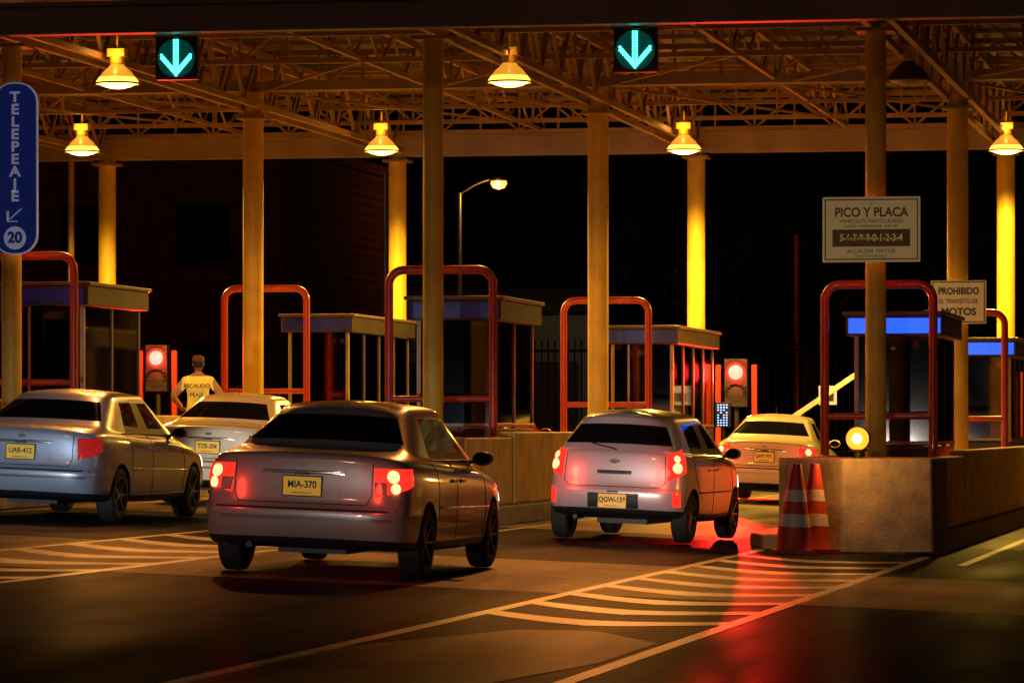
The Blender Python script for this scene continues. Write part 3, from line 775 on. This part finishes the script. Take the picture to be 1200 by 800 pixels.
        patch('lower_grille', rear(-.55, .55, .27, .345), Yd, M['black'], off=.006, nu=14, nv=3)
        patch('badge', rear(-.065, .065, .90, .95), Yd, M['chrome'], off=.012, rnd=True, nu=6, nv=6)
        patch('tailgate_handle', rear(-.20, .20, .78, .82), Yd, M['black'], off=.014, nu=8, nv=3, bow=.006)
        line('tailgate_gap', [(-.58, -.6, 1.0), (-.60, -.6, .70), (-.54, -.6, .635), (.54, -.6, .635), (.60, -.6, .70), (.58, -.6, 1.0)], (0, 1, 0))
        line('rear_wiper', [(.0, -.6, 1.06), (-.30, -.6, 1.12)], (0, 1, 0), .009)
    h, _ = hit(Vector((0, -.6, pz)), Vector(Yd))
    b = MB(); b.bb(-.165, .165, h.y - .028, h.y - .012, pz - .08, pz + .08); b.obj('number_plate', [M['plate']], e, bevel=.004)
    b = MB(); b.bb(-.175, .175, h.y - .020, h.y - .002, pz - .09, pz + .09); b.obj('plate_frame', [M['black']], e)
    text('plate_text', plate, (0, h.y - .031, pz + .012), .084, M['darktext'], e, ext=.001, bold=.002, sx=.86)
    text('plate_city', 'BARRANQUILLA', (0, h.y - .031, pz - .058), .024, M['darktext'], e, ext=.001)
    b = MB(); b.bb(-.06, .06, h.y - .05, h.y - .01, pz + .10, pz + .118); b.obj('plate_lamp_housing', [M['black']], e)
    for sx in (-1, 1):
        D = Vector((-sx, 0, 0)); X = sx * (hw + .5)
        yb = (sb[2] + sb[3]) / 2
        line('door_gap', [(X, yb, .98 * k), (X, yb - .01, .32)], D); line('door_gap', [(X, sb[4] + .12, .93), (X, sb[4] + .2, .6), (X, sb[4] + .14, .32)], D)
        line('door_gap', [(X, sb[1] - .04, 1.0), (X, sb[1] + .05, .8), (X, wy[0] + R + .1, .5)], D)
        line('sill_gap', [(X, wy[0] + R + .12, .31), (X, wy[1] - R - .12, .31)], D)
        line('waist_moulding', [(X, .55, .62 if kind == 'sedan' else .58), (X, L - .7, .58)], D, .009, M['chrome'] if kind == 'sedan' else M['black'])
        line('belt_seal', [(X, sb[0] + .2, .985 * k), (X, sb[4], .968 * k)], D, .008)
        for yh in (yb - .18, sb[3] + .16):
            hh, _ = hit(Vector((X, yh, .84)), D)
            b = MB(); b.bb(hh.x - .02, hh.x + .02, yh - .09, yh + .09, .825, .855); b.obj('door_handle', [paint], e, bevel=.008)
        ym = sb[4] - .02; hh, _ = hit(Vector((X, ym, 1.0)), D)
        b = MB(); b.beam((hh.x - sx * .05, ym, .98), (hh.x + sx * .08, ym, 1.01), .05, .03, 0)
        b.obj('mirror_stem', [M['black']], e)
        b = MB(); b.lathe([(0, -.06), (.055, -.055), (.085, -.01), (.075, .04), (.04, .065), (0, .07)], n=16); mo = b.obj('mirror', [paint], e, smooth=True)
        mo.rotation_euler = (math.radians(-90), 0, 0); mo.scale = (1.2, .8, .8); mo.location = (hh.x + sx * .12, ym, 1.03)
        b = MB(); b.lathe([(0, 0), (.075, 0)], n=16); mo = b.obj('mirror_glass', [M['carglass']], e); mo.rotation_euler = (math.radians(90), 0, 0); mo.scale = (1.1, .72, 1); mo.location = (hh.x + sx * .12, ym - .058, 1.03)
        d = Vector((-sx * .6, -.8, 0)); t = Vector((sx * .8, -.6, 0)); cpt = Vector((sx * (hw - .1), L - .12, 0)) - d * .8
        patch('head_lamp', [cpt + t * -.2 + Vector((0, 0, .74)), cpt + t * .2 + Vector((0, 0, .76)), cpt + t * .2 + Vector((0, 0, .62)), cpt + t * -.2 + Vector((0, 0, .62))], d, M['head_on'] if beam else M['lens_clear'], off=.008)
    if beam: spot('low_beam', (0, L + .12, .66), beam, bcol, 26, .10, e, rot=(math.radians(87), 0, 0), blend=.6)
    for y in wy:
        for sx in (-1, 1):
            wo = bpy.data.objects.new('wheel', WHEEL); COL.objects.link(wo); wo.parent = e
            wo.location = (sx * (hw - .115), y, R); wo.scale = (R * sx, R, R)
    b = MB()
    for y in wy: b.cyl((-(hw - .3), y, R), ((hw - .3), y, R), .04, n=10)
    b.cyl((-.45, .06, .27), (-.45, .4, .27), .028, n=12)
    b.bb(-.3, .3, .5, L - .6, .20, .26)
    b.obj('axles_and_exhaust', [M['black']], e)
    b = MB(); b.cyl((0, st[0] + .15, H - .02), (0, st[0] - .12, H + .12), .004, n=6); b.obj('antenna', [M['black']], e)
    return e

def paintm(n, c, metal=.35, rough=.32): return mat(n, c, rough, metal=metal, coat=.8, var=.04, scale=2.5)
P_dsil = paintm('paint_dark_silver', (.34, .30, .29)); P_sil = paintm('paint_silver', (.54, .53, .54)); P_csil = paintm('paint_silver_cool_lit', (.38, .44, .56))  # left sedan's silver has the cool headlight tint put into its colour
P_wh = paintm('paint_cream_white', (.74, .66, .50), .0, .3); P_red = paintm('paint_red', (.28, .03, .02), .2)

car('silver_sedan', (-8.36, 33.9), 0.0, 'sedan', 4.85, 1.84, 1.52, P_dsil, 'on', 'MIA-370', power=3.0, beam=950)
car('silver_hatchback', (-7.74, 46.4), math.radians(-4.5), 'hatch', 3.6, 1.66, 1.53, P_sil, 'on', 'QGW-158', power=9, beam=400)
car('silver_sedan', (-14.15, 44.2), math.radians(-1.5), 'sedan', 4.8, 1.80, 1.50, P_csil, 'dim', 'UAR-412', tail='narrow', beam=340)
car('white_taxi', (-14.35, 53.0), 0.0, 'sedan', 4.4, 1.72, 1.52, P_wh, 'dim', 'TZB-204')
car('white_sedan', (-8.75, 67.7), 0.0, 'sedan', 4.4, 1.76, 1.50, P_wh, 'on', 'QHT-871', power=4)
car('red_hatchback', (-13.95, 67.6), 0.0, 'hatch', 4.2, 1.78, 1.68, P_red, 'dim', 'KLM-553')
# queueing cars behind (outside this view), their low beams light the tails ahead
car('dark_sedan', (-14.2, 28.0), 0.0, 'sedan', 4.6, 1.78, 1.48, P_dsil, 'dim', 'BHR-630', beam=1900, bcol=(.78, .88, 1.0))
car('dark_sedan', (-8.6, 14.5), 0.0, 'sedan', 4.6, 1.78, 1.48, P_red, 'dim', 'FTS-118', beam=1050)

# ------------------------------------------------------------------ toll attendant
def person(loc, yaw, sc):
    e = empty('toll_attendant', loc, (0, 0, yaw)); e.scale = (sc, sc, sc)
    V = [(0, 0, .96), (0, 0, 1.12), (0, 0, 1.30), (0, -.01, 1.42), (0, 0, 1.50), (0, .01, 1.56)]; Rr = [(.15, .11), (.155, .115), (.19, .13), (.14, .10), (.062, .062), (.055, .055)]
    E = [(i, i + 1) for i in range(5)]
    for sx in (-1, 1):
        b0 = len(V)
        V += [(sx * .18, 0, 1.405), (sx * .36, -.05, 1.18), (sx * .27, .14, 1.04), (sx * .255, .18, 1.02)]; Rr += [(.078, .074), (.055, .055), (.036, .036), (.032, .025)]
        E += [(3, b0), (b0, b0 + 1), (b0 + 1, b0 + 2), (b0 + 2, b0 + 3)]
        b0 = len(V)
        V += [(sx * .10, 0, .88), (sx * .12, .02, .50), (sx * .13, 0, .10), (sx * .14, .13, .045)]; Rr += [(.098, .098), (.066, .066), (.045, .045), (.045, .035)]
        E += [(0, b0), (b0, b0 + 1), (b0 + 1, b0 + 2), (b0 + 2, b0 + 3)]
    def skin(nm, V, E, Rr, root, mats, assign, lv=2):
        me = bpy.data.meshes.new(nm); me.from_pydata(V, E, []); o = bpy.data.objects.new(nm, me); COL.objects.link(o)
        s = o.modifiers.new('skin', 'SKIN'); u = o.modifiers.new('sub', 'SUBSURF'); u.levels = lv; u.render_levels = lv
        for i, r in enumerate(Rr): me.skin_vertices[0].data[i].radius = r
        me.skin_vertices[0].data[root].use_root = True
        dg = bpy.context.evaluated_depsgraph_get(); dg.update()
        fm = bpy.data.meshes.new_from_object(o.evaluated_get(dg)); bpy.data.objects.remove(o)
        fm.materials.clear()
        for m in mats: fm.materials.append(m)
        for p in fm.polygons: p.material_index = assign(p.center); p.use_smooth = True
        o2 = bpy.data.objects.new(nm, fm); COL.objects.link(o2); o2.parent = e; return o2
    def asg(c):
        if c.z > 1.475: return 0
        if abs(c.x) > .225 or (c.y > .12 and c.z > .9 and abs(c.x) > .2): return 1 if c.z > 1.12 else 0
        if c.z > .93: return 2
        if c.z < .09: return 4
        return 3
    skin('body', V, E, Rr, 0, [M['skin'], M['shirt'], M['vest'], M['trouser'], M['black']], asg)
    for sx in (-1, 1):
        w0 = Vector((sx * .255, .18, 1.02)); V = [w0, w0 + Vector((-sx * .005, .045, -.01))]; E = [(0, 1)]; Rr = [(.028, .02), (.036, .018)]
        for kx, ln in ((-.027, .062), (-.009, .075), (.009, .070), (.027, .055)):
            b0 = len(V); V += [w0 + Vector((kx, .085, -.014)), w0 + Vector((kx * 1.15, .085 + ln * .5, -.024)), w0 + Vector((kx * 1.1, .085 + ln * .85, -.05))]; Rr += [(.010, .010), (.009, .009), (.007, .007)]
            E += [(1, b0), (b0, b0 + 1), (b0 + 1, b0 + 2)]
        b0 = len(V); V += [w0 + Vector((-sx * .038, .04, -.012)), w0 + Vector((-sx * .058, .075, -.02))]; Rr += [(.011, .011), (.008, .008)]; E += [(0, b0), (b0, b0 + 1)]
        skin('hand', [tuple(v) for v in V], E, Rr, 0, [M['skin']], lambda c: 0, 1)
    bm = bmesh.new(); bmesh.ops.create_uvsphere(bm, u_segments=28, v_segments=20, radius=1)
    for v in bm.verts:
        x, y, z = v.co; wv = .078 * (1 - .18 * max(0, -z)); v.co = Vector((x * wv, y * .098 + .012, z * .118))
        if y > .85 and -.35 < z < .15 and abs(x) < .3: v.co.y += .020 * (1 - abs(x) / .3) * (1 if z < 0 else .5)
    for f in bm.faces:
        f.smooth = True; c = f.calc_center_median()
        f.material_index = 1 if (c.z > .045 or (c.y < .0 and c.z > -.05)) else 0
    me = bpy.data.meshes.new('head'); bm.to_mesh(me); bm.free(); me.materials.append(M['skin']); me.materials.append(M['hair'])
    o = bpy.data.objects.new('head', me); COL.objects.link(o); o.parent = e; o.location = (0, .015, 1.645)
    b = MB()
    for sx in (-1, 1):
        b.lathe([(0, -.009), (.02, -.006), (.024, 0), (.016, .008), (0, .009)], c=(sx * .080, .015, 1.64), n=12, mi=0, axis='X')
        b.lathe([(0, -.011), (.009, -.006), (.011, 0), (.009, .006), (0, .011)], c=(sx * .03, .108, 1.655), n=10, mi=1)
    b.box((0, .116, 1.59), (.045, .008, .010), 2)
    b.obj('face_details', [M['skin'], M['text'], M['cone']], e, smooth=True)
    b = MB(); b.lathe([(.087, 0), (.088, .03), (.075, .065), (.045, .085), (0, .092)], c=(0, 0, 0), n=24, mi=0)
    b.add([(-.07, .07, .005), (.07, .07, .005), (.05, .17, -.01), (-.05, .17, -.01)], [(0, 1, 2, 3)], 0)
    o = b.obj('cap', [M['cap']], e, smooth=True); o.scale = (1, 1.18, 1); o.location = (0, .015, 1.685)
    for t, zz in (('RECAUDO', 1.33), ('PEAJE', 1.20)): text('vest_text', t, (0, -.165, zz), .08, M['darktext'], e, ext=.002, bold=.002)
    return e
person((-16.42, 60.3, zg(-16.4) + .19), math.radians(8), 1.06)

# ------------------------------------------------------------------ street lamps & background
def street_lamp(px, y, h, arm, power, m='metal', lx=1):
    z = zg(px); e = empty('street_lamp', (px, y, z))
    b = MB(); b.cyl((0, 0, 0), (0, 0, h - .3), .10, .055, n=14)
    b.cyl((0, 0, 0), (0, 0, .3), .16, n=14)
    pr = Vector((0, 0, h - .35))
    for k in range(1, 7):
        t = k / 6; q = Vector((lx * arm * t, 0, h - .35 + .45 * math.sin(t * math.pi / 2))); b.cyl(pr, q, .032, n=8); pr = q
    b.obj('pole', [M[m]], e, autosm=True)
    b = MB(); b.lathe([(0, .09), (.09, .07), (.14, .02), (.13, -.03)], n=18, mi=0); b.lathe([(.13, -.03), (.14, -.10), (.10, -.19), (0, -.23)], n=18, mi=1)
    o = b.obj('luminaire', [M['metal'], M['lampglobe']], e, smooth=True); o.scale = (1.8, 1.4, 1.3); o.location = (lx * (arm + .1), 0, h + .08)
    b = MB(); b.cyl((lx * (arm + .1), -.20, h - .08), (lx * (arm + .1), -.23, h - .08), .10, n=18); b.obj('lamp_core', [M['lampcore']], e)
    point('sodium_light', (lx * (arm + .1), -.1, h - .45), power, SODIUM_DEEP, .14, e)
street_lamp(-24.7, 120.5, 8.0, 1.1, 110)

b = MB(); b.cyl((-22.4, 100, .5), (-22.4, 100, 7.7), .10, .08, n=12); b.obj('utility_pole', [M['metal']])
b = MB(); b.cyl((-12.0, 99.5, 0), (-12.0, 99.5, 6.0), .07, .06, n=12); b.obj('flag_pole', [M['hoop']])

e = empty('brick_building', (-36, 108, .8))
b = MB(); b.bb(-12, 9, 0, 14, -1, 8.0, 0); b.obj('walls', [M['brick']], e)
b = MB(); b.bb(-12.2, 9.2, -.2, 14.2, 8.0, 8.3, 0); b.bb(-12.1, 9.1, -.08, -.01, 3.9, 4.15, 0); b.obj('parapet', [M['brick']], e)
b = MB()
for i in range(6):
    for zz in (1.2, 5.0): b.bb(-10.5 + i * 3.3, -9 + i * 3.3, -.04, -.01, zz, zz + 1.6, 0)
b.obj('windows', [M['carglass']], e)
b = MB()
for i in range(6):
    for zz in (1.2, 5.0): b.bb(-10.6 + i * 3.3, -8.9 + i * 3.3, -.12, -.01, zz - .12, zz - .02, 0)
b.obj('sills', [M['brick']], e)

e = empty('warehouse', (-29, 128, .6))
b = MB(); b.bb(-6, 7, 0, 16, -1, 4.4, 0)
b.add([(-6.3, -.3, 4.4), (7.3, -.3, 4.4), (7.3, 8, 5.4), (-6.3, 8, 5.4), (7.3, 16.3, 4.4), (-6.3, 16.3, 4.4)], [(0, 1, 2, 3), (3, 2, 4, 5)], 1)
b.obj('walls_and_roof', [M['wallblue'], M['metal']], e)
b = MB()
for i in range(3): b.bb(-4 + i * 4.0, -1.4 + i * 4.0, -.06, -.01, -.5, 2.8, 0)
b.obj('roller_doors', [M['panel']], e)

b = MB()
for i in range(200): b.cyl((-26 + i * .16, 96, -.4), (-26 + i * .16, 96, 3.4), .018, n=6)
b.bb(-26, 6, 95.97, 96.03, 3.1, 3.16); b.bb(-26, 6, 95.97, 96.03, .7, .76)
b.obj('metal_fence', [M['fence']])

b = MB()
for tx, ty, th in ((-14, 118, 7), (-8, 124, 8.5), (-2, 116, 6.5), (3, 126, 9), (9, 118, 7.5), (-19, 135, 9), (-45, 100, 8)):
    base = zg(tx) - .2; top = base + th
    b.cyl((tx, ty, base), (tx + .2, ty, base + th * .5), .28, .16, n=10, mi=0)
    for k in range(6):
        a = k * 1.05 + random.random(); r = th * .28
        lp = Vector((tx + r * math.cos(a), ty + r * math.sin(a), base + th * (.62 + .25 * random.random())))
        b.cyl((tx + .2, ty, base + th * .45), lp, .10, .03, n=6, mi=0)
        for c in range(3):
            cc = lp + Vector((random.uniform(-.9, .9), random.uniform(-.9, .9), random.uniform(-.5, .8)))
            for q in range(70):
                p = cc + Vector((random.gauss(0, .55), random.gauss(0, .55), random.gauss(0, .38)))
                u = Vector((random.uniform(-1, 1), random.uniform(-1, 1), random.uniform(-1, 1))).normalized() * .16; v = u.orthogonal().normalized() * .09
                b.add([p - u, p + v, p + u, p - v], [(0, 1, 2, 3)], 1)
b.obj('distant_trees', [M['bark'], M['leaf']])
